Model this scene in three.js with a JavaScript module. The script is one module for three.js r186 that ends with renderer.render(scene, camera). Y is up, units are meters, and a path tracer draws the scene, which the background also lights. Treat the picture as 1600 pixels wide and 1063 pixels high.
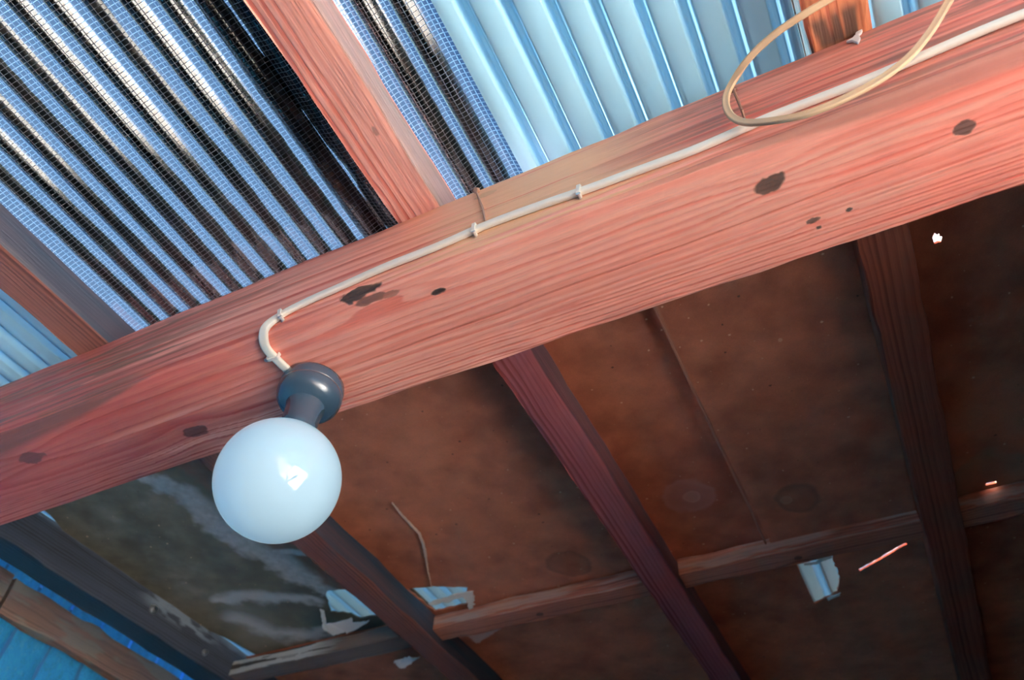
import * as THREE from 'three';
import { mergeGeometries, mergeVertices, toCreasedNormals } from 'three/addons/utils/BufferGeometryUtils.js';

// ---------------------------------------------------------------- camera, sky, sun, exposure
const scene = new THREE.Scene();
const camera = new THREE.PerspectiveCamera(46.07, 1600 / 1063, 0.02, 200);
camera.quaternion.setFromRotationMatrix(new THREE.Matrix4().makeBasis(
  new THREE.Vector3(0.89992, 0.05548, -0.43251), new THREE.Vector3(0.30636, 0.62539, 0.71766), new THREE.Vector3(0.31030, -0.77834, 0.54580)));
camera.focus = 1.02; camera.userData.fStop = 5;
scene.add(camera);
const renderer = new THREE.WebGLRenderer({ antialias: true });
renderer.toneMapping = THREE.LinearToneMapping;
renderer.toneMappingExposure = 1.0;
renderer.shadowMap.enabled = true;

{ // clear afternoon sky, paler towards the horizon
  const W = 256, H = 128, d = new Float32Array(W * H * 4);
  for (let j = 0; j < H; j++) for (let i = 0; i < W; i++) {
    const el = ((j + .5) / H - .5) * Math.PI, t = Math.pow(Math.max(0, Math.sin(el)), .55), k = (j * W + i) * 4;
    d[k] = .80 + (.22 - .80) * t; d[k + 1] = .95 + (.48 - .95) * t; d[k + 2] = 1.15 + (1.05 - 1.15) * t; d[k + 3] = 1;
  }
  const sky = new THREE.DataTexture(d, W, H, THREE.RGBAFormat, THREE.FloatType);
  sky.mapping = THREE.EquirectangularReflectionMapping; sky.magFilter = THREE.LinearFilter; sky.minFilter = THREE.LinearFilter; sky.needsUpdate = true;
  scene.background = sky; scene.environment = sky;
}
const sun = new THREE.DirectionalLight(new THREE.Color().setRGB(1, .94, .88), 290);
sun.position.set(-4.8, 8.4, -4.0); sun.target.position.set(0, 0, 0);
sun.castShadow = true; sun.shadow.mapSize.set(4096, 4096); sun.shadow.bias = -0.0004;
Object.assign(sun.shadow.camera, { left: -6, right: 6, top: 6, bottom: -6, near: .5, far: 30 });
scene.add(sun, sun.target);

// ---------------------------------------------------------------- naming
const used = {};
function numbered(n) { used[n] = (used[n] ?? -1) + 1; return used[n] ? n + '_' + String(used[n]).padStart(3, '0') : n; }
function finish(m) { m.castShadow = true; m.receiveShadow = true; return m; }
function mesh(name, geo, mat, parent) { const m = finish(new THREE.Mesh(geo, mat)); m.name = numbered(name); (parent ?? scene).add(m); return m; }
function group(name, pos = [0, 0, 0]) { const g = new THREE.Group(); g.name = numbered(name); g.position.set(...pos); scene.add(g); return g; }
function tag(o, label, category, grp, kind) {
  if (label) o.userData.label = label; if (category) o.userData.category = category;
  if (grp) o.userData.group = grp; if (kind) o.userData.kind = kind; return o;
}

// ---------------------------------------------------------------- noise
const fr = (x) => x - Math.floor(x);
function hash(ix, iy, s) { let h = (ix * 374761393 + iy * 668265263 + s * 982451653) | 0; h = Math.imul(h ^ (h >>> 13), 1274126177); h ^= h >>> 16; return (h >>> 0) / 4294967296; }
function noise(x, y, s = 0) {
  const ix = Math.floor(x), iy = Math.floor(y), fx = x - ix, fy = y - iy, u = fx * fx * (3 - 2 * fx), v = fy * fy * (3 - 2 * fy);
  const a = hash(ix, iy, s), b = hash(ix + 1, iy, s), c = hash(ix, iy + 1, s), d = hash(ix + 1, iy + 1, s);
  return a + (b - a) * u + (c - a) * v + (a - b - c + d) * u * v;
}
function fbm(x, y, s = 0, o = 4) { let r = 0, a = .5, n = 0; for (let i = 0; i < o; i++) { r += a * noise(x, y, s + i * 17); n += a; a *= .5; x *= 2.03; y *= 2.03; } return r / n; }
const sst = (a, b, x) => { const t = Math.min(1, Math.max(0, (x - a) / (b - a))); return t * t * (3 - 2 * t); };
const mix = (a, b, t) => a + (b - a) * t;
const mix3 = (a, b, t) => [mix(a[0], b[0], t), mix(a[1], b[1], t), mix(a[2], b[2], t)];
function rng(seed) { let s = seed >>> 0; return () => { s = (s + 0x6D2B79F5) | 0; let t = Math.imul(s ^ (s >>> 15), 1 | s); t = (t + Math.imul(t ^ (t >>> 7), 61 | t)) ^ t; return ((t ^ (t >>> 14)) >>> 0) / 4294967296; }; }
const enc = (v) => { v = Math.min(1, Math.max(0, v)); return 255 * (v <= .0031308 ? v * 12.92 : 1.055 * Math.pow(v, 1 / 2.4) - .055); };
const lin = (hex) => { const c = new THREE.Color(hex); return [c.r, c.g, c.b]; };
// fn(u, v) -> [r, g, b, height] (linear colour): a colour map and a height map
function paint(W, H, fn, bump = true) {
  const a = new Uint8Array(W * H * 4), b = bump ? new Uint8Array(W * H * 4) : null;
  for (let j = 0; j < H; j++) for (let i = 0; i < W; i++) {
    const c = fn((i + .5) / W, (j + .5) / H), k = (j * W + i) * 4;
    a[k] = enc(c[0]); a[k + 1] = enc(c[1]); a[k + 2] = enc(c[2]); a[k + 3] = 255;
    if (b) { b[k] = b[k + 1] = b[k + 2] = 255 * Math.min(1, Math.max(0, c[3] ?? .5)); b[k + 3] = 255; }
  }
  const t = (d, srgb) => { const x = new THREE.DataTexture(d, W, H, THREE.RGBAFormat); if (srgb) x.colorSpace = THREE.SRGBColorSpace; x.magFilter = THREE.LinearFilter; x.minFilter = THREE.LinearMipmapLinearFilter; x.generateMipmaps = true; x.wrapS = x.wrapT = THREE.RepeatWrapping; x.needsUpdate = true; return x; };
  return { map: t(a, true), bumpMap: b ? t(b, false) : null };
}
function wood(W, H, o) { // o: L length, P girth, x0 start, seed, pale, red, late, ring (metres), knots [x, p, rx, rp, tone], over(c, x, p, h)
  return paint(W, H, (u, v) => {
    const x = o.x0 + u * o.L, p = v * o.P;
    let F = p + .034 * (fbm(x * .55 + 3, p * 9, o.seed, 3) - .5) + .006 * (fbm(x * 2.4, p * 22, o.seed + 5, 3) - .5), kn = 0, kd = 0, kr = 0;
    for (const k of o.knots ?? []) {
      const dx = (x - k[0]) / k[2], dp = (p - k[1]) / k[3], q = dx * dx * .22 + dp * dp * .55;
      if (q < 9) F += k[3] * .9 * dp * Math.exp(-q * .5);
      const r = Math.sqrt(dx * dx + dp * dp) + .22 * (noise(x * 240, p * 240, o.seed + 9) - .5) + .55 * (noise(x * 60, p * 60, o.seed + 8) - .5);
      if (1 - r > kn) { kn = 1 - r; kd = k[4]; kr = r; }
      else if (r < 2.2 && kn <= 0) kr = Math.max(kr, 2.2 - r);
    }
    const ring = o.ring * (o.fine ? mix(.5, 1.5, sst(o.fine * .7, o.fine * 1.5, p)) : 1) * (1 + .9 * (fbm(x * .35, p * 7, o.seed + 21, 2) - .5)), ph = F / ring, t = fr(ph), id = Math.floor(ph);
    const strength = .22 + 1.1 * Math.pow(hash(id, 7, o.seed), 1.6) * (.5 + fbm(x * 1.3, p * 12, o.seed + 61, 2));
    const late = sst(.25, .86, t) * (1 - sst(.93, 1, t)) * strength;
    const fib = fbm(x * 26, p * 900, o.seed + 31, 3) - .5, blot = fbm(x * 4.2, p * 16, o.seed + 41, 4) - .5, patch = fbm(x * 1.7, p * 8, o.seed + 51, 3) - .5;
    let c = mix3(o.pale, o.red, Math.min(1, Math.max(0, .32 + 1.5 * patch + .5 * blot)));
    c = mix3(c, o.late, Math.min(1, Math.min(.92, late * .85)));
    const m = 1 + .38 * fib + .32 * blot; c = c.map((q) => q * m);
    let h = .5 - .28 * late + .5 * fib;
    if (kn > 0) { const d = mix3(o.knot ?? [.06, .022, .014], [.012, .009, .009], kd * (.6 + .4 * Math.sin(kr * 26))); c = mix3(c, d, sst(0, .16, kn) * (.55 + .45 * kd)); h -= .25 * sst(0, .2, kn); }
    if (o.over) { const r = o.over(c, x, p, h, fib); c = r[0]; h = r[1]; }
    return [c[0], c[1], c[2], h];
  });
}

// ---------------------------------------------------------------- the frame of the place: beam along x, rafters rise gently away (-z)
const ZA = -.422, ZB = -.584, BH = .80, T = .96, SLOPE = .0689, TILT = Math.atan(SLOPE);
const roofY = (z, off = 0) => T + (ZA - z) * SLOPE + off;

// ---------------------------------------------------------------- materials
const std = (o) => new THREE.MeshPhysicalMaterial(o);
const rgb = (r, g, b) => new THREE.Color().setRGB(r, g, b);
const M = {
  steelBlue: std({ color: rgb(.40, .77, 1), roughness: .5, transmission: .009, side: THREE.DoubleSide }),
  clearPlain: std({ color: rgb(.85, .90, .94), roughness: .12, transmission: 1, thickness: 0, side: THREE.DoubleSide }),
  clear: std({ color: rgb(.10, .17, .24), roughness: .12, transmission: 1, thickness: 0, ior: 1.5, side: THREE.DoubleSide }),
  wire: std({ color: rgb(.34, .38, .44), roughness: 1, transmission: .9, thickness: 0 }),
  opal: std({ color: rgb(.27, .41, .52), roughness: .03, ior: 1.55, emissive: rgb(.20, .30, .36) }),  // faint emission added so the unlit globe looks evenly bright
  bakelite: std({ color: rgb(.020, .042, .070), roughness: .27, ior: 1.55 }),
  cable: std({ color: rgb(.95, .93, .84), roughness: .55 }),
  flex: std({ color: rgb(.62, .43, .27), roughness: .6 }),
  clip: std({ color: rgb(.82, .80, .76), roughness: .5 }),
  rust: std({ color: rgb(.20, .10, .07), roughness: .7, metalness: .3 }),
  zinc: std({ color: rgb(.62, .66, .70), roughness: .38, metalness: .9 }),
  paper: std({ color: rgb(.93, .94, .95), roughness: .9, transmission: .15, side: THREE.DoubleSide }),
  litter: std({ color: rgb(.042, .040, .028), roughness: .95, vertexColors: true }),
  white: std({ color: rgb(.80, .78, .74), roughness: .8 }),
  mortar: std({ color: rgb(.05, .24, .60), roughness: .9 }),
};

// ---------------------------------------------------------------- the room shell
function slab(name, [x0, x1], [y0, y1], [z0, z1], mat) {
  const m = mesh(name, new THREE.BoxGeometry(x1 - x0, y1 - y0, z1 - z0), mat);
  m.position.set((x0 + x1) / 2, (y0 + y1) / 2, (z0 + z1) / 2); m.userData.kind = 'structure'; return m;
}
const speckle = (seed, base, amp) => paint(512, 512, (u, v) => { const n = 1 + amp * (fbm(u * 8, v * 8, seed, 5) - .5) * 2 + amp * (hash(Math.floor(u * 512), Math.floor(v * 512), seed) - .5); return [base[0] * n, base[1] * n, base[2] * n, .5 + .5 * (n - 1)]; });
const conc = speckle(3, [.50, .47, .43], .18), rend = speckle(4, [.78, .75, .70], .06);
const concrete = std({ map: conc.map, bumpMap: conc.bumpMap, bumpScale: .002, roughness: .9 });
const render_ = std({ map: rend.map, bumpMap: rend.bumpMap, bumpScale: .002, roughness: .85 });
const dirt = speckle(9, [.085, .07, .058], .3);
const paving = std({ map: dirt.map, bumpMap: dirt.bumpMap, bumpScale: .004, roughness: .95 });
slab('floor', [-2.1, .95], [-1.65, -1.5], [-3.2, 2.1], paving);
slab('ground', [-14, 14], [-1.80, -1.66], [-10, 16], paving);
slab('garden_path', [.95, 2.2], [-1.66, -1.53], [-3.2, 4.0], paving);
{ // unseen wall added to shade the right-hand bay, its top following the roof
  const w = slab('wall_right_added', [.46, .58], [-1.5, 1.0], [-3.2, -.60], std({ color: rgb(.12, .075, .05), roughness: .85 })), p = w.geometry.attributes.position;
  for (let k = 0; k < p.count; k++) if (p.getY(k) > 0) p.setY(k, roofY(p.getZ(k) + w.position.z, .06) - w.position.y);
}
slab('wall_back', [-1.6, .46], [-1.5, 1.245], [-3.2, -3.0], std({ color: rgb(.12, .075, .05), roughness: .85 }));
slab('wall_back', [-1.96, -1.6], [-1.5, 1.315], [-3.2, -3.0], std({ color: rgb(.12, .075, .05), roughness: .85 }));
slab('wall_front', [-2.1, 2.4], [-1.5, .70], [2.1, 2.2], std({ color: rgb(.12, .08, .055), roughness: .85 }));
slab('garden_wall', [2.2, 2.35], [-1.66, .42], [-1.10, .72], render_);   // sunlit white wall across the path, the window-shaped glint in the globe
slab('garden_wall', [2.3, 2.45], [-1.66, -.05], [-3.9, -3.0], render_);
// left wall: painted bricks, each its own piece, over a mortar core
{
  const wall = group('wall_left'); wall.userData.kind = 'structure';
  const core = mesh('mortar', new THREE.BoxGeometry(.16, 2.66, 5.2), M.mortar, wall); core.position.set(-2.046, -.17, -.5);
  const blue = [0, 1, 2].map((i) => { const t = paint(256, 256, (u, v) => { const n = fbm(u * 7, v * 9, 60 + i, 5), s = fbm(u * 40, v * 40, 80 + i, 3); const k = .78 + .5 * (n - .5) + .3 * (s - .5), w = sst(.66, .74, fbm(u * 11, v * 11, 90 + i, 4)); return [mix(.055 * k, .15, w * .4), mix(.58 * k, .62, w * .4), mix(1.25 * k, .98, w * .4), .5 + .5 * (s - .5) + .4 * (n - .5)]; }); return std({ map: t.map, bumpMap: t.bumpMap, bumpScale: .004, roughness: .5 }); });
  const r = rng(5), geos = [0, 1, 2].map((i) => { // slightly pillowed faces with chipped edges
    const g = new THREE.BoxGeometry(.03, .192, .1, 1, 8, 6), p = g.attributes.position;
    for (let k = 0; k < p.count; k++) { const y = p.getY(k), z = p.getZ(k), e = Math.max(Math.abs(y) / .096, Math.abs(z) / .05); if (p.getX(k) > 0) p.setX(k, .015 - .004 * sst(.75, 1, e) + .0022 * (noise(y * 60, z * 60, i) - .5)); p.setZ(k, z * (1 + .02 * (noise(y * 30, 3, i) - .5))); }
    g.computeVertexNormals(); return g;
  });
  for (let j = 0; j < 6; j++) for (let i = 0; i < 12; i++) {
    const z = -1.133 + .109 * (i - 5) + .002 * (r() - .5), y = .37 + .2 * j;
    if (y > 1.2) continue;
    const b = mesh('brick', geos[(i + j * 2) % 3], blue[(i * 2 + j) % 3], wall); b.position.set(-1.977 + .002 * r(), y, z); b.rotation.set(0, .02 * (r() - .5), .0);
  }
  const rest = mesh('lower_wall', new THREE.BoxGeometry(.02, 1.68, 5.2), blue[0], wall); rest.position.set(-1.966, -.66, -.5);
}

// ---------------------------------------------------------------- timber: local x along, bottom at y = 0, +z the near side; v runs round the girth from the far bottom edge
function timber(L, w, h, seed, segs = 60, ch = .003, wob = .0012) {
  const S = []; const per = 2 * (w + h);
  const face = (n, f) => { for (let i = 0; i < n; i++) S.push(f(i / n)); };
  const cr = (a, b, c) => [a, b, c];
  face(6, (t) => cr(-w / 2 + ch + t * (w - 2 * ch), 0, ch + t * (w - 2 * ch)));
  S.push([w / 2 - ch, 0, w - ch], [w / 2 - ch * .3, ch * .3, w]);
  face(6, (t) => [w / 2, ch + t * (h - 2 * ch), w + ch + t * (h - 2 * ch)]);
  S.push([w / 2, h - ch, w + h - ch]);
  face(2, (t) => [w / 2 - ch - t * (w - 2 * ch), h, w + h + ch + t * (w - 2 * ch)]);
  S.push([-w / 2 + ch, h, 2 * w + h - ch]);
  face(4, (t) => [-w / 2, h - ch - t * (h - 2 * ch), 2 * w + h + ch + t * (h - 2 * ch)]);
  S.push([-w / 2, ch, per - ch], [-w / 2 + ch * .3, ch * .3, per - ch * .4], [-w / 2 + ch, 0, per]);
  const n = S.length, pos = [], uv = [], idx = [];
  for (let i = 0; i <= segs; i++) {
    const x = (i / segs - .5) * L;
    S.forEach(([z, y, p], k) => {
      const q = p % per, edge = Math.min(Math.abs(q - w), Math.abs(q), Math.abs(per - q), Math.abs(q - w - h)) < ch * 1.6 ? 2.2 : 1, a = wob * edge;
      pos.push(x, y + a * (noise(x * 17, (p % per) * 30, seed) - .5) * 1.4, z + a * (noise(x * 17, (p % per) * 30, seed + 3) - .5) * 1.4); uv.push(i / segs, p / per);
    });
  }
  for (let i = 0; i < segs; i++) for (let k = 0; k < n - 1; k++) { const a = i * n + k, b = a + 1, c = a + n, d = c + 1; idx.push(a, c, b, b, c, d); }
  for (const e of [0, segs]) { // end caps
    const c0 = pos.length / 3; pos.push((e / segs - .5) * L, h / 2, 0); uv.push(.5, .5);
    const s0 = pos.length / 3; for (let k = 0; k < n; k++) { const a = (e * n + k) * 3; pos.push(pos[a], pos[a + 1], pos[a + 2]); uv.push(.02, S[k][2] / per); }
    for (let k = 0; k < n - 1; k++) e ? idx.push(c0, s0 + k + 1, s0 + k) : idx.push(c0, s0 + k, s0 + k + 1);
  }
  const g = new THREE.BufferGeometry(); g.setAttribute('position', new THREE.Float32BufferAttribute(pos, 3)); g.setAttribute('uv', new THREE.Float32BufferAttribute(uv, 2)); g.setIndex(idx);
  return flipCheck(toCreasedNormals(g, .5));
}
function flipCheck(g) { // make sure that faces look outwards
  const p = g.attributes.position; let vol = 0; const a = new THREE.Vector3(), b = new THREE.Vector3(), c = new THREE.Vector3();
  for (let i = 0; i < p.count; i += 3) { a.fromBufferAttribute(p, i); b.fromBufferAttribute(p, i + 1); c.fromBufferAttribute(p, i + 2); vol += a.dot(b.cross(c)); }
  if (vol < 0) { for (const at of Object.values(g.attributes)) { const s = at.itemSize; for (let i = 0; i < at.count; i += 3) for (let k = 0; k < s; k++) { const u = (i + 1) * s + k, v = (i + 2) * s + k, t = at.array[u]; at.array[u] = at.array[v]; at.array[v] = t; } } g.computeVertexNormals(); return toCreasedNormals(g, .5); }
  return g;
}

// ---------------------------------------------------------------- the big beam
{
  const L = 3.5, x0 = -1.93, w = ZA - ZB, h = T - BH, P = 2 * (w + h);
  const crackP = (x) => .0695 + .0045 * Math.sin(x * 3.1 + 1) + .006 * sst(-.1, .35, x);
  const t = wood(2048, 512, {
    L, P, x0, seed: 11, ring: .0115, pale: [.92, .46, .36], red: [.76, .235, .18], late: [.56, .105, .075], fine: .055,
    knots: [[.032, .108, .019, .013, .95], [.229, .092, .012, .008, .9], [-.464, .169, .036, .014, 1], [-.452, .151, .022, .007, .75], [-.425, .148, .014, .005, .4], [-.369, .128, .011, .004, 1], [-.82, .05, .021, .011, .65], [.066, .045, .007, .003, .9], [.105, .043, .004, .0025, 1], [.07, .033, .003, .002, 1], [-1.097, .104, .026, .012, .4], [-.30, .30, .02, .006, .4]],
    over(c, x, p, hh, fib) {
      // one long drying crack along the bottom face
      const d = Math.abs(p - crackP(x) - .0014 * (noise(x * 22, 1, 71) - .5)), on = sst(-.60, -.45, x);
      const g0 = fbm(x * 3.4, p * 60, 76, 4) - .5, stainFalloff = 1 - sst(-1.0, -.50, x + .9 * g0), stainR = sst(.0, .3, x + .7 * g0);
      c = mix3(c, [c[0] * .52, c[1] * .28, c[2] * .28], stainFalloff * .92); c = mix3(c, [c[0] * .90, c[1] * .58, c[2] * .56], stainR * .8);  // left end: red stain plus light falloff put into the colour
      const k = (1 - sst(.0004, .0016, d)) * on; c = mix3(c, [.30, .035, .015], k * .85); hh -= .5 * k;
      // weather-stained near side: raw pale streaks about the middle, brown-black dirt towards both ends, strengthened to darken this face as shade
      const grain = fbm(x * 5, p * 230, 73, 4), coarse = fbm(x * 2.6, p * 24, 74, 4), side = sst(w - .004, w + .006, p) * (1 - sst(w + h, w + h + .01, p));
      const dirtShadeR = sst(-.20, .02, x + .22 * (coarse - .5) + .5 * (p - w - .08)), dirtShadeL = 1 - sst(-.95, -.48, x + .5 * (coarse - .5) - .9 * (p - w - .05));
      const raw = side * (1 - dirtShadeR) * sst(-.52, -.28, x + .2 * (coarse - .5)) * sst(.36, .56, grain + .25 * (p - w) / h);
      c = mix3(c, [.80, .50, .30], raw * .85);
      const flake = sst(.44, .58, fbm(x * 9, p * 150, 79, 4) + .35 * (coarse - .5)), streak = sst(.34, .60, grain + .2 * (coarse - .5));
      c = mix3(c, [.20, .085, .062], side * dirtShadeR * (.25 + .6 * streak) * (.55 + .45 * flake)); c = mix3(c, [.10, .075, .05], side * dirtShadeL * flake * (.3 + .6 * streak) * .85);
      
      // the dirt wraps under the arris, on the right as a dark strip with a ragged edge, on the left as a broad mould patch
      const lipW = .008 + .024 * sst(-.05, .22, x) , lip = (1 - sst(lipW * .6, lipW, w - p + .012 * (coarse - .5) + .006 * (grain - .5))) * (p <= w + .001 ? 1 : 0) * sst(-.2, .0, x);
      c = mix3(c, [.13, .04, .03], lip * .82);
      const leftW = .085 * (1 - sst(-1.35, -.72, x)), mould = (1 - sst(leftW * .45, leftW + .004, w - p + .06 * (coarse - .5))) * (p <= w + .001 ? 1 : 0) * (1 - sst(-.8, -.62, x)) * sst(.2, .6, grain + .3 * coarse);
      c = mix3(c, [.07, .04, .03], mould * .75);
      return [c, hh];
    },
  });
  const beam = group('roof_beam', [x0 + L / 2, BH, (ZA + ZB) / 2]);
  tag(beam, 'thick square red-stained timber beam crossing the whole picture, with knots and a white cable along it', 'beam');
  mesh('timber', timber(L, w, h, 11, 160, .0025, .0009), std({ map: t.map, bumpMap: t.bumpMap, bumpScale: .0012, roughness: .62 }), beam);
}

// ---------------------------------------------------------------- rafters, running away from us over the beam
const rw = [
  wood(2048, 256, { L: 5.2, P: .27, x0: 0, seed: 21, ring: .010, pale: [.86, .46, .38], red: [.72, .26, .20], late: [.46, .10, .07], knots: [[2.5, .05, .008, .004, .3], [2.8, .04, .014, .007, .6]], over(c, x, p, h) { const g = sst(.07, .074, p) * (1 - sst(.128, .132, p)); c = mix3(c, [.16, .13, .125], g * .9 * (.7 + .6 * fbm(x * 4, p * 50, 5, 3))); const k = sst(2.66, 2.78, x + .06 * (fbm(p * 90, 2, 5, 3) - .5)); return [mix3(c, [c[0] * .42, c[1] * .24, c[2] * .32], k), h]; } }),  // house-side half darkened: shade put into the wood colour
  wood(2048, 256, { L: 5.2, P: .27, x0: 0, seed: 31, ring: .007, pale: [.22, .085, .06], red: [.16, .05, .036], late: [.07, .022, .018], knots: [[1.3, .03, .012, .008, .8]], over(c, x, p, h) { const g = sst(.069, .074, p) * (1 - sst(.135, .14, p)); return [mix3(c, [.022, .033, .055], g * .95 * (.7 + .6 * fbm(x * 4, p * 50, 5, 3))), h]; } }),  // side tinted blue-grey: sky light painted into its colour
  wood(2048, 256, { L: 5.2, P: .27, x0: 0, seed: 41, ring: .012, pale: [.62, .25, .12], red: [.50, .15, .07], late: [.28, .06, .03], knots: [], over(c, x, p, h) { const k = sst(2.66, 2.78, x), n = sst(.42, .6, fbm(x * 9, p * 60, 3, 3)) * (1 - sst(.012, .03, Math.abs(x - 2.615))); c = mix3(c, [.03, .018, .014], n * .9); return [mix3(c, [c[0] * .5, c[1] * .36, c[2] * .42], k), h]; } }),  // dimmer beyond the beam, as shade painted into the timber
  wood(1024, 256, { L: 5.2, P: .33, x0: 0, seed: 51, ring: .006, pale: [.040, .052, .080], red: [.030, .038, .060], late: [.013, .015, .022], knots: [[1.2, .11, .012, .008, .8]], over(c, x, p, h) { const e = sst(.145, .168, p + .02 * (fbm(x * 12, p * 50, 8, 4) - .5)) * (1 - sst(.168, .175, p)), f = sst(.48, .62, fbm(x * 15, p * 60, 12, 4)) * sst(3.3, 3.4, x) * (1 - sst(3.52, 3.65, x)) * sst(.11, .14, p); c = mix3(c, [.006, .007, .009], .8 * (1 - sst(.068, .074, p))); return [mix3(c, [.25, .32, .40], Math.max(e * .45, f * .75)), h]; } }),  // underside painted near black for the shaded gap beside the wall
];
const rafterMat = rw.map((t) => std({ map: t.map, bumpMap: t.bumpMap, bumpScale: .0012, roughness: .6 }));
function rafter(x, w, h, z0, z1, mat, seed, label) {
  const L = (z0 - z1) / Math.cos(TILT), g = group('rafter', [x, roofY((z0 + z1) / 2), (z0 + z1) / 2]);
  g.rotation.set(TILT, 0, 0); tag(g, label, 'rafter');
  const m = mesh('timber', timber(L, w, h, seed, 120, .0025, .0016), mat, g); m.rotation.y = Math.PI / 2; return g;
}
rafter(-1.017, .07, .062, 2.2, -2.98, rafterMat[1], 22, 'brown rafter that passes above the white globe lamp, its side coloured grey-blue for sky light');
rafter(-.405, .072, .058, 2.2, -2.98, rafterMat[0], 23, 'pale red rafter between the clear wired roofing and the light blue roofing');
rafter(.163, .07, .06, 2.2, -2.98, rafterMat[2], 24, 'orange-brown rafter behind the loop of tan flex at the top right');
rafter(-1.637, .074, .097, 2.2, -2.98, rafterMat[3], 25, 'dark grey weathered rafter at the lower left, nearest the blue brick wall');

// short timber pieces between the rafters that carry the lower edges of the ceiling panels
{
  const t = wood(1024, 128, { L: .9, P: .18, x0: 0, seed: 61, ring: .006, pale: [.50, .20, .13], red: [.38, .12, .075], late: [.18, .05, .035], knots: [[.45, .02, .02, .008, .6]], over(c, x, p, h) { const g = sst(.05, .054, p) * (1 - sst(.09, .094, p)); return [mix3(c, [.52, .40, .34], g * .7 * sst(.3, .6, fbm(x * 6, p * 120, 9, 3))), h]; } });
  const mt = std({ map: t.map, bumpMap: t.bumpMap, bumpScale: .0012, roughness: .6 });
  const t2 = wood(1024, 128, { L: .55, P: .18, x0: 0, seed: 67, ring: .006, pale: [.16, .12, .10], red: [.12, .075, .06], late: [.05, .035, .03], knots: [], over(c, x, p, h) { const g = sst(.05, .054, p) * (1 - sst(.09, .094, p)), n = fbm(x * 5, p * 160, 19, 3); return [mix3(c, n > .47 ? [.62, .64, .62] : [.05, .05, .05], g * .85 * (1 - sst(.3, .42, x + .1 * n))), h]; } });
  const mt2 = std({ map: t2.map, bumpMap: t2.bumpMap, bumpScale: .0015, roughness: .6 });
  for (const [x0, x1, lab] of [[-1.598, -1.054, 'pale-edged ceiling nogging behind the globe lamp, at the torn lower left panel'], [-.980, -.443, 'red-brown ceiling nogging with a pale upper edge beside the torn hole'], [-.367, .126, 'dark red ceiling nogging below the panel seam, ending at the right-hand rafter'], [.20, .458, 'ceiling nogging in the dark right-hand bay']]) {
    const g = group('nogging', [(x0 + x1) / 2, roofY(-1.489, .014), -1.489]); tag(g, lab, 'nogging');
    mesh('timber', timber(x1 - x0, .052, .04, Math.round(x0 * 100), 30, .002, .002), x0 < -1.5 ? mt2 : mt, g);
  }
}

// ---------------------------------------------------------------- ceiling panels under the lower half of the roof
const ceiling = group('ceiling'); ceiling.userData.kind = 'structure';
const ragged = (pts, amp, seed, step = .008) => { // fray a closed outline
  const r = rng(seed), out = [];
  pts.forEach((a, i) => { const b = pts[(i + 1) % pts.length], n = Math.max(1, Math.round(Math.hypot(b[0] - a[0], b[1] - a[1]) / step)); for (let k = 0; k < n; k++) out.push([mix(a[0], b[0], k / n) + amp * (r() - .5), mix(a[1], b[1], k / n) + amp * (r() - .5)]); });
  return out;
};
function panel(pts, holes, off, mat, box, parent = ceiling, name = 'ceiling_panel', thick = .004, warp = 0, seed = 1) {
  const s = new THREE.Shape(pts.map(([x, z]) => new THREE.Vector2(x, -z)));
  for (const h of holes) s.holes.push(new THREE.Path(h.map(([x, z]) => new THREE.Vector2(x, -z))));
  const g = new THREE.ExtrudeGeometry(s, { depth: thick, bevelEnabled: false }), p = g.attributes.position, uv = g.attributes.uv;
  for (let i = 0; i < p.count; i++) {
    const x = p.getX(i), z = -p.getY(i), d = p.getZ(i);
    p.setXYZ(i, x, roofY(z, off + d + warp * (noise(x * 4, z * 4, seed) - .5)), z); uv.setXY(i, (x - box[0]) / (box[1] - box[0]), (z - box[2]) / (box[3] - box[2]));
  }
  g.computeVertexNormals(); return mesh(name, g, mat, parent);
}
const hole1 = ragged([[-1.201, -1.307], [-1.137, -1.322], [-1.075, -1.36], [-1.06, -1.455], [-1.143, -1.459], [-1.197, -1.450], [-1.205, -1.423], [-1.247, -1.395], [-1.221, -1.342]], .005, 1, .01);
const hole2 = ragged([[-.99, -1.345], [-.927, -1.360], [-.856, -1.395], [-.888, -1.462], [-.98, -1.462]], .004, 2, .01);
const hole3 = ragged([[-.132, -1.53], [-.108, -1.53], [-.058, -1.53], [-.057, -1.675], [-.076, -1.739], [-.104, -1.753], [-.133, -1.768], [-.139, -1.701]], .005, 3, .01);
const slot = (a, b, w) => { const dx = b[0] - a[0], dz = b[1] - a[1], l = Math.hypot(dx, dz), nx = -dz / l * w, nz = dx / l * w; return ragged([[a[0] - nx, a[1] - nz], [b[0] - nx, b[1] - nz], [b[0] + nx, b[1] + nz], [a[0] + nx, a[1] + nz]], w * .8, 7, .012); };
const circle = (x, z, r, seed) => { const q = rng(seed), o = []; for (let i = 0; i < 14; i++) { const a = i / 14 * 6.283, k = r * (.7 + .6 * q()); o.push([x + k * Math.cos(a) * .8, z + k * 1.3 * Math.sin(a)]); } return o; };

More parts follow.
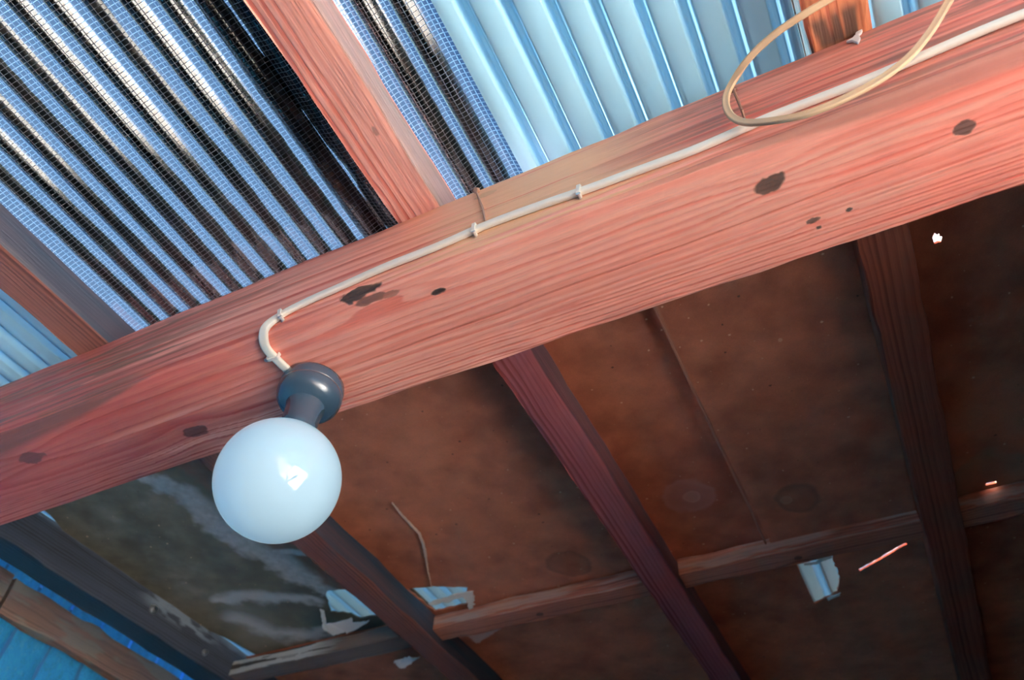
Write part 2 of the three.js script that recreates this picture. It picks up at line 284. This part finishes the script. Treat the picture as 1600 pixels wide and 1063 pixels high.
function board(box, seed, base, dark, over) { // hardboard: mottled stain, fly specks, fibre
  return paint(768, 768, (u, v) => {
    const x = mix(box[0], box[1], u), z = mix(box[2], box[3], v);
    const a = fbm(x * 4, z * 4, seed, 5), b = fbm(x * 22, z * 22, seed + 9, 4), f = hash(Math.floor(u * 768), Math.floor(v * 768), seed);
    let c = mix3(dark, base, sst(.25, .72, a * .7 + b * .3)); const m = 1 + .5 * (b - .5) + .16 * (f - .5); c = c.map((q) => q * m);
    const sx = Math.floor(x / .035), sz = Math.floor(z / .035), px = (sx + .15 + .7 * hash(sx, sz, seed + 1)) * .035, pz = (sz + .15 + .7 * hash(sx, sz, seed + 2)) * .035, big = hash(sx, sz, seed + 3), rr = .0006 + .0018 * big * big * big;
    if (hash(sx, sz, seed + 4) < .4) { const d = Math.hypot(x - px, z - pz); if (d < rr) c = hash(sx, sz, seed + 5) < .72 ? mix3(c, [.85, .55, .38], .8) : mix3(c, [.03, .015, .01], .8); }
    let h = .5 + .4 * (b - .5) + .12 * (f - .5);
    if (over) { const r = over(c, x, z, h); c = r[0]; h = r[1]; }
    return [c[0], c[1], c[2], h];
  });
}
const bmat = (t) => std({ map: t.map, bumpMap: t.bumpMap, bumpScale: .0016, roughness: .78 });
const ringMark = (list) => (c, x, z, h) => { // dried damp patches round the nail heads
  for (const [rx, rz, r, tone, amt] of list) {
    const d = Math.hypot(x - rx, (z - rz) * .85) / r + .45 * (fbm(x * 30, z * 30, 77, 3) - .5);
    const k = 1 - sst(.82, 1.02, d), e = k * sst(.55, .95, d); c = mix3(c, tone, amt * (.5 * k + .4 * e)); 
  }
  return [c, h];
};
const blobStain = (pts, r, seed) => (x, z) => { let m = 0; for (let i = 0; i + 1 < pts.length; i++) { const [ax, az, aw] = pts[i], [bx, bz, bw] = pts[i + 1], dx = bx - ax, dz = bz - az, t = Math.min(1, Math.max(0, ((x - ax) * dx + (z - az) * dz) / (dx * dx + dz * dz))), d = Math.hypot(x - ax - t * dx, z - az - t * dz) / mix(aw, bw, t); m = Math.max(m, 1 - d); } return m; };
const salt1 = blobStain([[-1.285, -.78, .035], [-1.25, -.86, .045], [-1.26, -.95, .05], [-1.25, -1.05, .055], [-1.23, -1.15, .055], [-1.21, -1.24, .05], [-1.19, -1.30, .035]], 0, 1);
const salt2 = blobStain([[-1.205, -1.12, .016], [-1.17, -1.135, .018], [-1.14, -1.16, .012]], 0, 2);
const salt3 = blobStain([[-1.47, -1.23, .03], [-1.38, -1.26, .045], [-1.30, -1.30, .045], [-1.245, -1.33, .03]], 0, 3);
const salt4 = blobStain([[-1.49, -1.33, .06], [-1.45, -1.43, .07], [-1.36, -1.47, .05], [-1.28, -1.47, .03]], 0, 4);
const dry = blobStain([[-1.36, -1.40, .035], [-1.29, -1.42, .03]], 0, 5);
const boxL = [-1.62, -1.0, -1.56, -.56], boxM = [-1.03, -.15, -1.52, -.56], boxN = [-.18, .80, -1.52, -.56], boxB = [-1.62, .80, -3.0, -1.45];
const texL = board(boxL, 101, [.185, .165, .125], [.095, .088, .065], (c, x, z, h) => {
  const n = fbm(x * 22, z * 22, 55, 5) - .5, g = fbm(x * 90, z * 90, 56, 3), wide = fbm(x * 7, z * 7, 59, 4) - .5;
  const k = sst(.02, .75, Math.max(salt1(x + .05 * n, z + .05 * n), salt2(x + .02 * n, z)) + .35 * n + .3 * wide) * (.75 + .5 * (g - .5));
  const k2 = sst(.1, .9, Math.max(salt3(x + .03 * n, z + .04 * n), salt4(x + .03 * n, z + .05 * n)) + .4 * n + .3 * wide) * .75, dr = sst(.05, .14, dry(x + .012 * n, z + .012 * n));
  const red = sst(-1.20, -1.15, x + .07 * n + .10 * wide) * sst(-1.42, -1.36, z);
  c = mix3(c, [.24, .10, .055], red * .85);
  c = mix3(c, [.92, .88, .86], Math.min(1, Math.max(k, k2)) * .88 * (1 - dr)); return [c, h];
});
const texM = board(boxM, 111, [.56, .185, .10], [.38, .113, .06], ringMark([[-.279, -1.265, .055, [.5, .22, .19], .7], [-.272, -1.27, .018, [.62, .3, .22], .8], [-.60, -1.40, .05, [.10, .05, .03], .6]]));
const texN = board(boxN, 121, [.56, .185, .10], [.38, .113, .06], (c, x, z, h) => {
  [c, h] = ringMark([[-.10, -1.328, .012, [.7, .34, .22], 1], [-.075, -1.33, .045, [.16, .085, .055], .8], [-.011, -.898, .004, [.8, .45, .3], 1.2], [.27, -1.45, .09, [.30, .22, .14], .6]])(c, x, z, h);
  const n = fbm(x * 9, z * 9, 57, 5) - .5; c = mix3(c, [.42, .18, .12], .8 * (1 - sst(-.172, -.167, x + .004 * n))); return [c, h];
});
const texB = board(boxB, 131, [.56, .185, .10], [.38, .113, .06]);
const mL = bmat(texL), mM = bmat(texM), mN = bmat(texN), mB = bmat(texB);
// upper row
panel(ragged([[-1.604, -.57], [-1.0, -.57], [-1.0, -1.51], [-1.568, -1.51], [-1.585, -1.40], [-1.606, -1.33], [-1.606, -1.0], [-1.604, -.86], [-1.580, -.80], [-1.576, -.76]], .002, 11, .03), [hole1], .088, mL, boxL, ceiling, 'ceiling_panel', .004);
panel(ragged([[-1.0, -.57], [-.155, -.57], [-.155, -1.512], [-1.0, -1.512]], .0015, 12, .04), [hole2], .065, mM, boxM);
panel(ragged([[-.177, -.57], [.134, -.57], [.134, -1.512], [-.163, -1.512]], .0015, 13, .04), [], .043, mN, boxN, ceiling, 'ceiling_panel', .006);
panel(ragged([[.163, -.57], [.47, -.57], [.47, -1.512], [.150, -1.512]], .0015, 14, .04), [circle(.243, -.806, .008, 3), slot([.262, -1.452], [.279, -1.454], .0035)], .058, mN, boxN);
{ const g = timber(.93, .004, .007, 5, 40, .001, .0008), m = mesh('edge_strip', g, std({ color: rgb(.48, .21, .145), roughness: .7 }), ceiling); m.rotation.set(TILT, Math.PI / 2, 0, 'XYZ'); m.position.set(-.1735, roofY(-1.04, .0415), -1.04); m.userData.label = 'pale worn lip along the panel seam'; }
// lower row, beyond the noggings
panel(ragged([[-1.606, -1.505], [-1.02, -1.505], [-1.02, -2.98], [-1.606, -2.98]], .002, 15, .04), [], .085, mB, boxB);
panel(ragged([[-1.0, -1.515], [-.41, -1.515], [-.41, -2.98], [-1.0, -2.98]], .002, 16, .04), [], .066, mB, boxB);
panel(ragged([[-.405, -1.512], [-.143, -1.512], [-.143, -2.98], [-.405, -2.98]], .002, 17, .04), [], .066, mB, boxB);
panel(ragged([[-.148, -1.512], [.134, -1.512], [.134, -2.98], [-.148, -2.98]], .002, 18, .04), [hole3.map(([x, z]) => [Math.max(x, -.134), z]), slot([-.013, -1.664], [.095, -1.597], .0035)], .056, mB, boxB);
panel(ragged([[.150, -1.512], [.47, -1.512], [.47, -2.98], [.150, -2.98]], .002, 19, .04), [], .058, mB, boxB);

// ---------------------------------------------------------------- roof sheets
function sheet(profile, x0, x1, z0, z1, off, nx, nz, thick) { // profile(x) -> height
  const pos = [], idx = [], layers = thick ? 2 : 1;
  for (let l = 0; l < layers; l++) for (let j = 0; j <= nz; j++) for (let i = 0; i <= nx; i++) { const x = mix(x0, x1, i / nx), z = mix(z0, z1, j / nz); pos.push(x, roofY(z, off + profile(x) + l * thick + .0012 * (noise(x * 6, z * 3, 5) - .5)), z); }
  const n = (nx + 1) * (nz + 1);
  for (let l = 0; l < layers; l++) for (let j = 0; j < nz; j++) for (let i = 0; i < nx; i++) { const a = l * n + j * (nx + 1) + i, b = a + 1, c = a + nx + 1, d = c + 1; l ? idx.push(a, b, c, b, d, c) : idx.push(a, c, b, b, c, d); }
  if (thick) for (const [s, e, st] of [[0, nx, 1], [nz * (nx + 1), nz * (nx + 1) + nx, 1]]) for (let k = s; k < e; k += st) idx.push(k, k + st, k + n, k + st, k + st + n, k + n);
  const g = new THREE.BufferGeometry(); g.setAttribute('position', new THREE.Float32BufferAttribute(pos, 3)); g.setIndex(idx); g.computeVertexNormals(); return g;
}
const PITCH = .0485, rib = (x0) => (x) => { const u = fr((x - x0) / PITCH + .5) - .5, a = Math.abs(u); return .017 * (1 - sst(.085, .165, a)) + .0015 * Math.cos(u * 6.283); };
const blueSheet = (x0, x1, z0, z1, off, label, ph = -.231, mat = M.steelBlue) => tag(mesh('roof_sheet', sheet(rib(ph), x0, x1, z0, z1, off, Math.round((x1 - x0) / .0025), 14, 0), mat), label, 'roof sheet');
blueSheet(-.262, .86, 2.25, -.66, .060, 'light blue ribbed roof sheet above the beam, right of the pale red rafter');

blueSheet(-2.14, -1.035, 2.25, -.66, .066, 'light blue ribbed roof sheet in the corner left of the grey-sided rafter');
blueSheet(-2.14, -.42, -.60, -3.2, .19, 'light blue ribbed roof sheet seen through the torn holes at the lower left', -.2);
blueSheet(-.44, -.038, -.60, -3.2, .116, 'light blue ribbed roof sheet seen through the torn hole at the lower right', -.2);
blueSheet(-.030, 1.05, -.60, -3.2, .132, 'clear roof sheet added over the dark right-hand ceiling so that its cracks show white glints', -.2, M.clearPlain);  // made clear so that sky brightens the ceiling cracks

for (const [g, lab] of [[new THREE.BoxGeometry(1.70, .125, .02).translate(-1.28, roofY(-.60, .128), -.60), 'added board blocking light under the upper edge of the lower roof sheet'], [new THREE.BoxGeometry(.02, .05, 2.5).rotateX(TILT).translate(-.028, roofY(-1.85, .096), -1.85), 'added batten blocking light between the blue and the clear roof sheet']]) {  // unseen pieces added to keep light out of the roof cavity
  const m = mesh('light_block_batten', g, std({ color: rgb(.30, .16, .10), roughness: .8 })); tag(m, lab, 'batten');
}
// clear corrugated sheets with a wire mesh cast in, leaf litter lying in their troughs
const CP = .0433, clearProfile = (x) => { const q = (x + .797) / CP; return (.0060 + .0019 * hash(Math.round(q), 5, 9)) * (Math.cos(q * 6.2832) + 1); };
function wireMesh(x0, x1, z0, z1, off, parent) {
  const pos = [], idx = [], R = .00048;
  const tube = (pts) => { const b = pos.length / 3; pts.forEach((p, i) => { const q = pts[Math.min(i + 1, pts.length - 1)], o = pts[Math.max(i - 1, 0)], d = new THREE.Vector3(q[0] - o[0], q[1] - o[1], q[2] - o[2]).normalize(), a = Math.abs(d.z) > .9 ? new THREE.Vector3(1, 0, 0) : new THREE.Vector3(0, 0, 1), n = new THREE.Vector3().crossVectors(d, a).normalize(), m = new THREE.Vector3().crossVectors(d, n); for (let k = 0; k < 3; k++) { const t = k * 2.0944; pos.push(p[0] + R * (Math.cos(t) * n.x + Math.sin(t) * m.x), p[1] + R * (Math.cos(t) * n.y + Math.sin(t) * m.y), p[2] + R * (Math.cos(t) * n.z + Math.sin(t) * m.z)); } if (i) for (let k = 0; k < 3; k++) { const u = b + (i - 1) * 3 + k, v = b + (i - 1) * 3 + (k + 1) % 3; idx.push(u, u + 3, v, v, u + 3, v + 3); } }); };
  for (let x = x0; x < x1; x += CP / 6) tube([[x, roofY(z0, off + clearProfile(x)), z0], [x, roofY((z0 + z1) / 2, off + clearProfile(x)), (z0 + z1) / 2], [x, roofY(z1, off + clearProfile(x)), z1]]);
  const nx = Math.round((x1 - x0) / CP * 9);
  for (let z = z1; z < z0; z += .0064) { const l = []; for (let i = 0; i <= nx; i++) { const x = mix(x0, x1, i / nx); l.push([x, roofY(z, off + clearProfile(x)), z]); } tube(l); }
  const g = new THREE.BufferGeometry(); g.setAttribute('position', new THREE.Float32BufferAttribute(pos, 3)); g.setIndex(idx); g.computeVertexNormals();
  const m = mesh('wire_mesh', g, M.wire, parent); m.userData.kind = 'stuff'; return m;
}
function clearSheet(x0, x1, off, label) {
  const g = group('clear_roof_sheet'); tag(g, label, 'roof sheet');
  mesh('corrugated_sheet', sheet(clearProfile, x0, x1, .20, -.66, off, Math.round((x1 - x0) / CP * 20), 10, 0), M.clear, g);
  wireMesh(x0, x1, .16, -.56, off - .0008, g); return g;
}
blueSheet(-1.064, -.25, 2.25, .19, .072, 'opaque ribbed roof sheet added above the camera, in front of the clear roofing, to cut the sun', -.2);  // unseen sheet put here to stop sun entering overhead
clearSheet(-1.062, -.408, .060, 'clear corrugated roof sheet with wire mesh, upper left between two rafters');
clearSheet(-.400, -.252, .061, 'narrow strip of clear wired roof sheet between pale red rafter and light blue roofing');
for (const [from, to, lab] of [[-.975, -.46, 'dark rotted leaf litter in the troughs of the wide clear wired roofing'], [-.36, -.25, 'dark rotted leaf litter in the troughs of the narrow clear wired strip']]) {
  const pos = [], col = [], idx = [], N = 220;
  for (let t = 0; t < 19; t++) {
    const x0 = -.797 - CP * 6.5 + t * CP; if (x0 < from || x0 > to) continue;
    const heavy = sst(-.60, -.46, x0) * (1 - sst(-.42, -.40, x0));
    for (let i = 0; i <= N; i++) {
      const z = mix(.18, -.64, i / N), n = fbm(z * 7, t * 3.1, 301, 3), w = .0114 + (from > -.5 ? .003 : 0) + .003 * (n - .5) + heavy * (.005 + .006 * sst(.1, -.25, z) + .008 * (n - .4)), hgt = .004 + .004 * n + heavy * .004, b = pos.length / 3;
      for (let k = 0; k < 5; k++) { const u = (k / 4 - .5) * 2, x = x0 + u * w * (1 + .07 * (noise(z * 60, k + t * 9, 302) - .5)), edge = 1 - Math.abs(u), c = .6 + .8 * noise(x * 300, z * 120, 303); pos.push(x, roofY(z, .0625 + clearProfile(x) + (k === 0 || k === 4 ? .0002 : .0008)), z); col.push(c * 1.1, c, c * .8); }
      pos.push(x0, roofY(z, .063 + hgt + .006), z); col.push(1, 1, 1);
      if (i) for (let k = 0; k < 4; k++) idx.push(b - 6 + k, b + k, b - 5 + k, b - 5 + k, b + k, b + k + 1);
      if (i) idx.push(b - 6, b - 1, b, b - 1, b + 5, b, b - 2, b + 4, b - 1, b - 1, b + 4, b + 5);
    }
  }
  const g = new THREE.BufferGeometry(); g.setAttribute('position', new THREE.Float32BufferAttribute(pos, 3)); g.setAttribute('color', new THREE.Float32BufferAttribute(col, 3)); g.setIndex(idx); g.computeVertexNormals();
  const m = mesh('leaf_litter', g, M.litter); M.litter.side = THREE.DoubleSide; tag(m, lab, 'leaf litter', null, 'stuff');
}

// ---------------------------------------------------------------- plank against the blue wall
{
  const t = wood(512, 128, { L: 1.2, P: .24, x0: 0, seed: 81, ring: .009, pale: [.24, .13, .09], red: [.19, .085, .06], late: [.08, .05, .035], knots: [], over(c, x, p, h) { const n = fbm(x * 14, p * 40, 7, 4); return [mix3(c, [.22, .19, .15], .8 * sst(.46, .62, n)), h]; } });
  const mt = std({ map: t.map, bumpMap: t.bumpMap, bumpScale: .002, roughness: .8 });
  for (const [z0, z1, w, y, lab] of [[-.995, -2.95, .088, 0, 'weathered brown plank fixed along the blue brick wall'], [.25, -.99, .086, .006, 'orange-brown plank end at the left edge, butting the weathered plank on the blue wall']]) {
    const L = z0 - z1, zc = (z0 + z1) / 2, g = group('wall_plank', [-1.946, roofY(zc, .037 + y), zc]); g.rotation.set(TILT, 0, 0); tag(g, lab, 'plank');
    const m = mesh('timber', timber(L, .03, w, 83 + z0, 70, .002, .004), mt, g); m.rotation.y = Math.PI / 2;
  }
}

// ---------------------------------------------------------------- globe lamp
{
  const lamp = group('globe_lamp', [-.6035, 0, -.5248]);
  tag(lamp, 'round white glass globe lamp on a black batten holder under the red beam', 'lamp');
  const lathe = (pts, n = 64) => new THREE.LatheGeometry(pts.map(([r, y]) => new THREE.Vector2(r, y)), n);
  mesh('lamp_base', lathe([[0, .7995], [.0405, .7995], [.0425, .7985], [.0435, .7925], [.0435, .7840], [.0420, .7833], [.0420, .7822], [.0436, .7815], [.0437, .778], [.0432, .772], [.0415, .766], [.038, .7605], [.033, .757], [.0285, .7555], [.0262, .7545]]), M.bakelite, lamp);
  mesh('lamp_holder', lathe([[.0262, .7545], [.0258, .752], [.0245, .748], [.0238, .738], [.0236, .722], [.0245, .7185], [.0245, .7125], [.0232, .7115], [.0232, .700], [0, .700]]), M.bakelite, lamp);
  const pts = []; for (let i = 0; i <= 48; i++) { const a = Math.PI - i / 48 * (Math.PI - .33); pts.push([.075 * Math.sin(a), .6286 + .075 * Math.cos(a)]); }
  pts[0][0] = 0; pts.push([.0235, .7015], [.0225, .704], [.0215, .7035]);
  mesh('globe', lathe(pts, 96), M.opal, lamp);
  const globeFill = new THREE.PointLight(rgb(.75, .92, 1), .0035); globeFill.position.set(0, .6286, 0); lamp.add(globeFill);  // small light added to support the globe's painted-in glow
}

// ---------------------------------------------------------------- cables
function strap(points, normals, w, t, seed, lobes = 0) { // a flat cable swept with a chosen face normal
  const c = new THREE.CatmullRomCurve3(points.map((p) => new THREE.Vector3(...p)), false, 'centripetal'), N = points.length * 12, K = 16, pos = [], idx = [];
  const ns = normals.map((n) => new THREE.Vector3(...n));
  for (let i = 0; i <= N; i++) {
    const u = i / N, p = c.getPoint(u), tg = c.getTangent(u), f = u * (ns.length - 1), a = Math.min(ns.length - 2, Math.floor(f)), n = ns[a].clone().lerp(ns[a + 1], f - a);
    n.addScaledVector(tg, -n.dot(tg)).normalize(); const b = new THREE.Vector3().crossVectors(tg, n);
    for (let k = 0; k < K; k++) { const th = k / K * 6.28319, cs = Math.cos(th), sn = Math.sin(th), e = 2 / 3, x = Math.sign(cs) * Math.pow(Math.abs(cs), e) * w / 2, y = Math.sign(sn) * Math.pow(Math.abs(sn), e) * t / 2 * (lobes ? 1 - .45 * Math.exp(-Math.pow(cs / .28, 2)) : 1); pos.push(p.x + b.x * x + n.x * y, p.y + b.y * x + n.y * y, p.z + b.z * x + n.z * y); }
    if (i) for (let k = 0; k < K; k++) { const q = (i - 1) * K + k, r = (i - 1) * K + (k + 1) % K; idx.push(q, r, q + K, r, r + K, q + K); }
  }
  for (const e of [0, N]) { const s = pos.length / 3, p = c.getPoint(e / N); pos.push(p.x, p.y, p.z); for (let k = 0; k < K; k++) idx.push(s, e * K + (e ? k : (k + 1) % K), e * K + (e ? (k + 1) % K : k)); }
  const g = new THREE.BufferGeometry(); g.setAttribute('position', new THREE.Float32BufferAttribute(pos, 3)); g.setIndex(idx); g.computeVertexNormals(); return flipCheck(g.toNonIndexed()) && fixSmooth(g);
}
function fixSmooth(g) { const p = g.attributes.position, ix = g.index.array; let v = 0; const a = new THREE.Vector3(), b = new THREE.Vector3(), c = new THREE.Vector3(); for (let i = 0; i < ix.length; i += 3) { a.fromBufferAttribute(p, ix[i]); b.fromBufferAttribute(p, ix[i + 1]); c.fromBufferAttribute(p, ix[i + 2]); v += a.dot(b.cross(c)); } if (v < 0) for (let i = 0; i < ix.length; i += 3) { const t = ix[i + 1]; ix[i + 1] = ix[i + 2]; ix[i + 2] = t; } g.computeVertexNormals(); return g; }
{
  const side = [[1.5, .845], [.9, .843], [.6, .845], [.331, .842], [.308, .843], [.261, .842], [.211, .838], [.162, .835], [.112, .835], [.058, .836], [-.028, .829], [-.091, .832], [-.153, .835], [-.218, .841], [-.290, .844], [-.358, .839], [-.433, .839], [-.499, .833], [-.553, .828], [-.588, .819]].map(([x, y]) => [x, y, ZA + .0042]);
  const bot = [[-.608, .803, ZA + .0032], [-.6175, .7960, ZA - .010], [-.622, .7958, -.446], [-.6205, .7958, -.466], [-.618, .7955, -.484]];
  const nor = [...side.map(() => [0, 0, 1]), [0, -.6, .8], [0, -1, .15], [0, -1, 0], [0, -1, 0], [0, -1, 0]];
  const w = mesh('electric_cable', strap([...side, ...bot], nor, .0125, .0075, 1), M.cable); tag(w, 'cream flat electric cable clipped along the beam down to the globe lamp', 'cable');
  const fl = [[.40, .99, -.30], [.31, .96, -.345], [.235, .937, -.352], [.188, .931, -.353], [.156, .929, -.358], [.132, .927, -.361], [.095, .927, -.369], [.059, .926, -.384], [.034, .920, -.401], [.021, .893, -.404], [.019, .850, -.405], [.030, .820, -.405], [.057, .797, -.404], [.086, .785, -.404], [.124, .786, -.404], [.164, .798, -.404], [.195, .819, -.404], [.229, .858, -.404], [.265, .908, -.402], [.288, .925, -.391], [.33, .955, -.36], [.40, .99, -.31]];
  const f = mesh('hanging_flex', strap(fl, fl.map((p, i) => (i < 8 ? [.2, -1, .3] : [0, -.25, 1])), .0085, .0058, 2, 1), M.flex); tag(f, 'loop of tan twin flex hanging over the beam at the upper right', 'cable');
}

// clips, nails, staple
const rod = (a, b, r, n = 10) => { const A = new THREE.Vector3(...a), B = new THREE.Vector3(...b), d = B.clone().sub(A), g = new THREE.CylinderGeometry(r, r, d.length(), n); g.applyQuaternion(new THREE.Quaternion().setFromUnitVectors(new THREE.Vector3(0, 1, 0), d.normalize())); g.translate((A.x + B.x) / 2, (A.y + B.y) / 2, (A.z + B.z) / 2); return g; };
function cableClip(pos, rot, label) { // saddle over the cable, nail beside it
  const g = group('cable_clip', pos); g.rotation.set(...rot); tag(g, label, 'cable clip');
  const s = new THREE.Shape(); s.moveTo(-.0085, 0); s.lineTo(-.0085, .0075); s.quadraticCurveTo(-.0085, .0098, -.006, .0098); s.lineTo(.006, .0098); s.quadraticCurveTo(.0085, .0098, .0085, .0075); s.lineTo(.0085, 0); s.lineTo(.0070, 0); s.lineTo(.0070, .0084); s.lineTo(-.0070, .0084); s.lineTo(-.0070, 0);
  const e = new THREE.ExtrudeGeometry(s, { depth: .004, bevelEnabled: true, bevelSize: .0004, bevelThickness: .0004, bevelSegments: 2 }); e.translate(0, 0, -.002); mesh('saddle', e, M.clip, g);
  mesh('nail', mergeGeometries([rod([-.0105, 0, 0], [-.0105, .008, 0], .0018), rod([-.0105, .007, 0], [-.0105, .0085, 0], .003)]), M.zinc, g);
}
// local x across the cable, local y out of the wood
const onSide = (along) => { const m = new THREE.Matrix4().makeBasis(new THREE.Vector3(-Math.sin(along), Math.cos(along), 0), new THREE.Vector3(0, 0, 1), new THREE.Vector3(Math.cos(along), Math.sin(along), 0)), e = new THREE.Euler().setFromRotationMatrix(m); return [e.x, e.y, e.z]; };
cableClip([-.165, .8362, ZA], onSide(-.06), 'white cable clip midway along the beam, right of the thin rusty nail');
cableClip([-.303, .8438, ZA], onSide(.02), 'white cable clip just below the thin rusty nail');
cableClip([-.587, .8195, ZA], onSide(.3), 'white cable clip above the bend of the cable');
{ const m = new THREE.Matrix4().makeBasis(new THREE.Vector3(1, 0, -.08), new THREE.Vector3(0, -1, 0), new THREE.Vector3(-.08, 0, -1)), e = new THREE.Euler().setFromRotationMatrix(m); cableClip([-.6212, BH, -.459], [e.x, e.y, e.z], 'white cable clip next to the black lamp holder'); }
{
  const n = mesh('bent_nail', mergeGeometries([rod([-.290, .853, ZA + .0022], [-.298, .895, ZA + .0024], .0014), rod([-.298, .895, ZA + .0024], [-.313, .951, ZA + .003], .0014), rod([-.314, .953, ZA + .004], [-.312, .956, ZA + .001], .0042, 12)]), std({ color: rgb(.50, .30, .22), roughness: .5, metalness: .4 }));
  tag(n, 'thin rusty nail bent flat against the beam side below the clear roofing', 'nail');
  const s = mesh('wire_hook', mergeGeometries([rod([.0335, .942, ZA + .001], [.0325, .93, ZA + .011], .0016), rod([.0325, .93, ZA + .011], [.032, .862, ZA + .011], .0017), rod([.032, .862, ZA + .011], [.032, .856, ZA + .001], .0016), rod([.0365, .944, ZA + .0015], [.030, .940, ZA + .0015], .002)]), M.rust);
  tag(s, 'dark rusty staple that holds the loop of tan flex to the beam', 'staple');
  const wad = ragged([[.166, .945], [.174, .948], [.180, .958], [.186, .962], [.180, .950], [.177, .938], [.173, .932], [.171, .942]], .002, 9, .003), sh = new THREE.Shape(wad.map(([x, y]) => new THREE.Vector2(x, y)));
  const w = mesh('paper_scrap', new THREE.ExtrudeGeometry(sh, { depth: .002, bevelEnabled: true, bevelSize: .0006, bevelThickness: .0006, bevelSegments: 2 }), M.paper); w.position.z = ZA + .001; tag(w, 'tiny scrap of white cobweb fluff on the beam top below the orange-brown rafter', 'scrap');
}

// ---------------------------------------------------------------- torn ceiling lining and bolts
function torn(pts, off, droop, mat, label, amp = .003, seed = 1, thick = .0016, tilt = 0) {
  const xr = Math.max(...pts.map((q) => q[0])); // curled strip of paper facing in the ceiling plane
  const s = new THREE.Shape(ragged(pts, amp, seed, .006).map(([x, z]) => new THREE.Vector2(x, -z))), g = new THREE.ExtrudeGeometry(s, { depth: thick, bevelEnabled: false, curveSegments: 2 }), p = g.attributes.position;
  for (let i = 0; i < p.count; i++) { const x = p.getX(i), z = -p.getY(i); p.setXYZ(i, x, roofY(z, off + p.getZ(i) - droop * (.3 + fbm(x * 55, z * 55, seed, 3)) - tilt * (xr - x)), z); }
  g.computeVertexNormals(); return tag(mesh('torn_lining', g, mat), label, 'torn lining');
}
torn([[-1.227, -1.330], [-1.225, -1.348], [-1.247, -1.391], [-1.234, -1.403], [-1.192, -1.415], [-1.200, -1.432], [-1.175, -1.452], [-1.168, -1.456], [-1.195, -1.458], [-1.234, -1.458], [-1.231, -1.450], [-1.258, -1.440], [-1.262, -1.401], [-1.240, -1.358]], .082, .008, M.paper, 'crumpled white torn lining at the hole left of the rafter', .003, 1, .0016, .3);
torn([[-.93, -1.352], [-.856, -1.385], [-.838, -1.40], [-.852, -1.43], [-.866, -1.45], [-.876, -1.447], [-.868, -1.43], [-.866, -1.402], [-.928, -1.366]], .058, .006, M.paper, 'white torn lining edging the hole right of the rafter', .006, 4, .0016, .4);
torn([[-1.165, -1.585], [-1.112, -1.588], [-1.092, -1.592], [-1.125, -1.62], [-1.180, -1.628]], .052, .03, M.paper, 'pale curled scrap of lining hanging left of the dark rafter at the bottom edge', .004, 5);
torn([[-.95, -1.545], [-.815, -1.535], [-.828, -1.556], [-.94, -1.61]], .052, .012, std({ color: rgb(.62, .36, .30), roughness: .8 }), 'pink flap of torn lining below the nogging', .004, 6);
torn([[-.092, -1.532], [-.058, -1.54], [-.056, -1.575], [-.072, -1.58], [-.092, -1.585], [-.118, -1.58], [-.118, -1.574], [-.094, -1.573], [-.078, -1.563]], .048, .004, M.paper, 'white torn lining hanging at the upper edge of the right-hand hole', .004, 7);
torn([[-.10, -1.74], [-.068, -1.725], [-.072, -1.738], [-.10, -1.752]], .05, .004, M.paper, 'white torn lining at the lower edge of the right-hand hole', .003, 8);
{ // sliver of veneer standing off the crack in the middle panel
  const c = [[-.838, -1.035], [-.841, -1.07], [-.843, -1.107], [-.843, -1.152], [-.855, -1.19], [-.869, -1.223], [-.886, -1.26], [-.902, -1.295], [-.926, -1.353]], l = [], r = []; c.forEach(([x, z], i) => { const w = .0046 * Math.sin((i + .6) / 9 * 3.0) * (.7 + .5 * hash(i, 3, 3)); l.push([x - w * .4, z]); r.unshift([x + w, z]); });
  torn([...l, ...r], .0605, .004, std({ color: rgb(.93, .68, .54), roughness: .8 }), 'thin pale split edge running up the middle ceiling panel from the hole', .001, 9, .003);
}
const bolt = (pos, label, r = .011) => { const g = group('bolt', pos); g.rotation.set(0, 0, -Math.PI / 2); tag(g, label, 'bolt'); mesh('washer', new THREE.CylinderGeometry(r, r * 1.05, .003, 20).translate(0, .0015, 0), M.zinc, g); mesh('head', new THREE.CylinderGeometry(r * .55, r * .62, .008, 6).translate(0, .007, 0), M.zinc, g); };
bolt([-1.600, 1.062, -1.162], 'shiny zinc bolt head in the middle of the dark rafter side');
bolt([-1.600, 1.056, -1.36], 'zinc bolt head low down the dark rafter side', .008);

renderer.render(scene, camera);
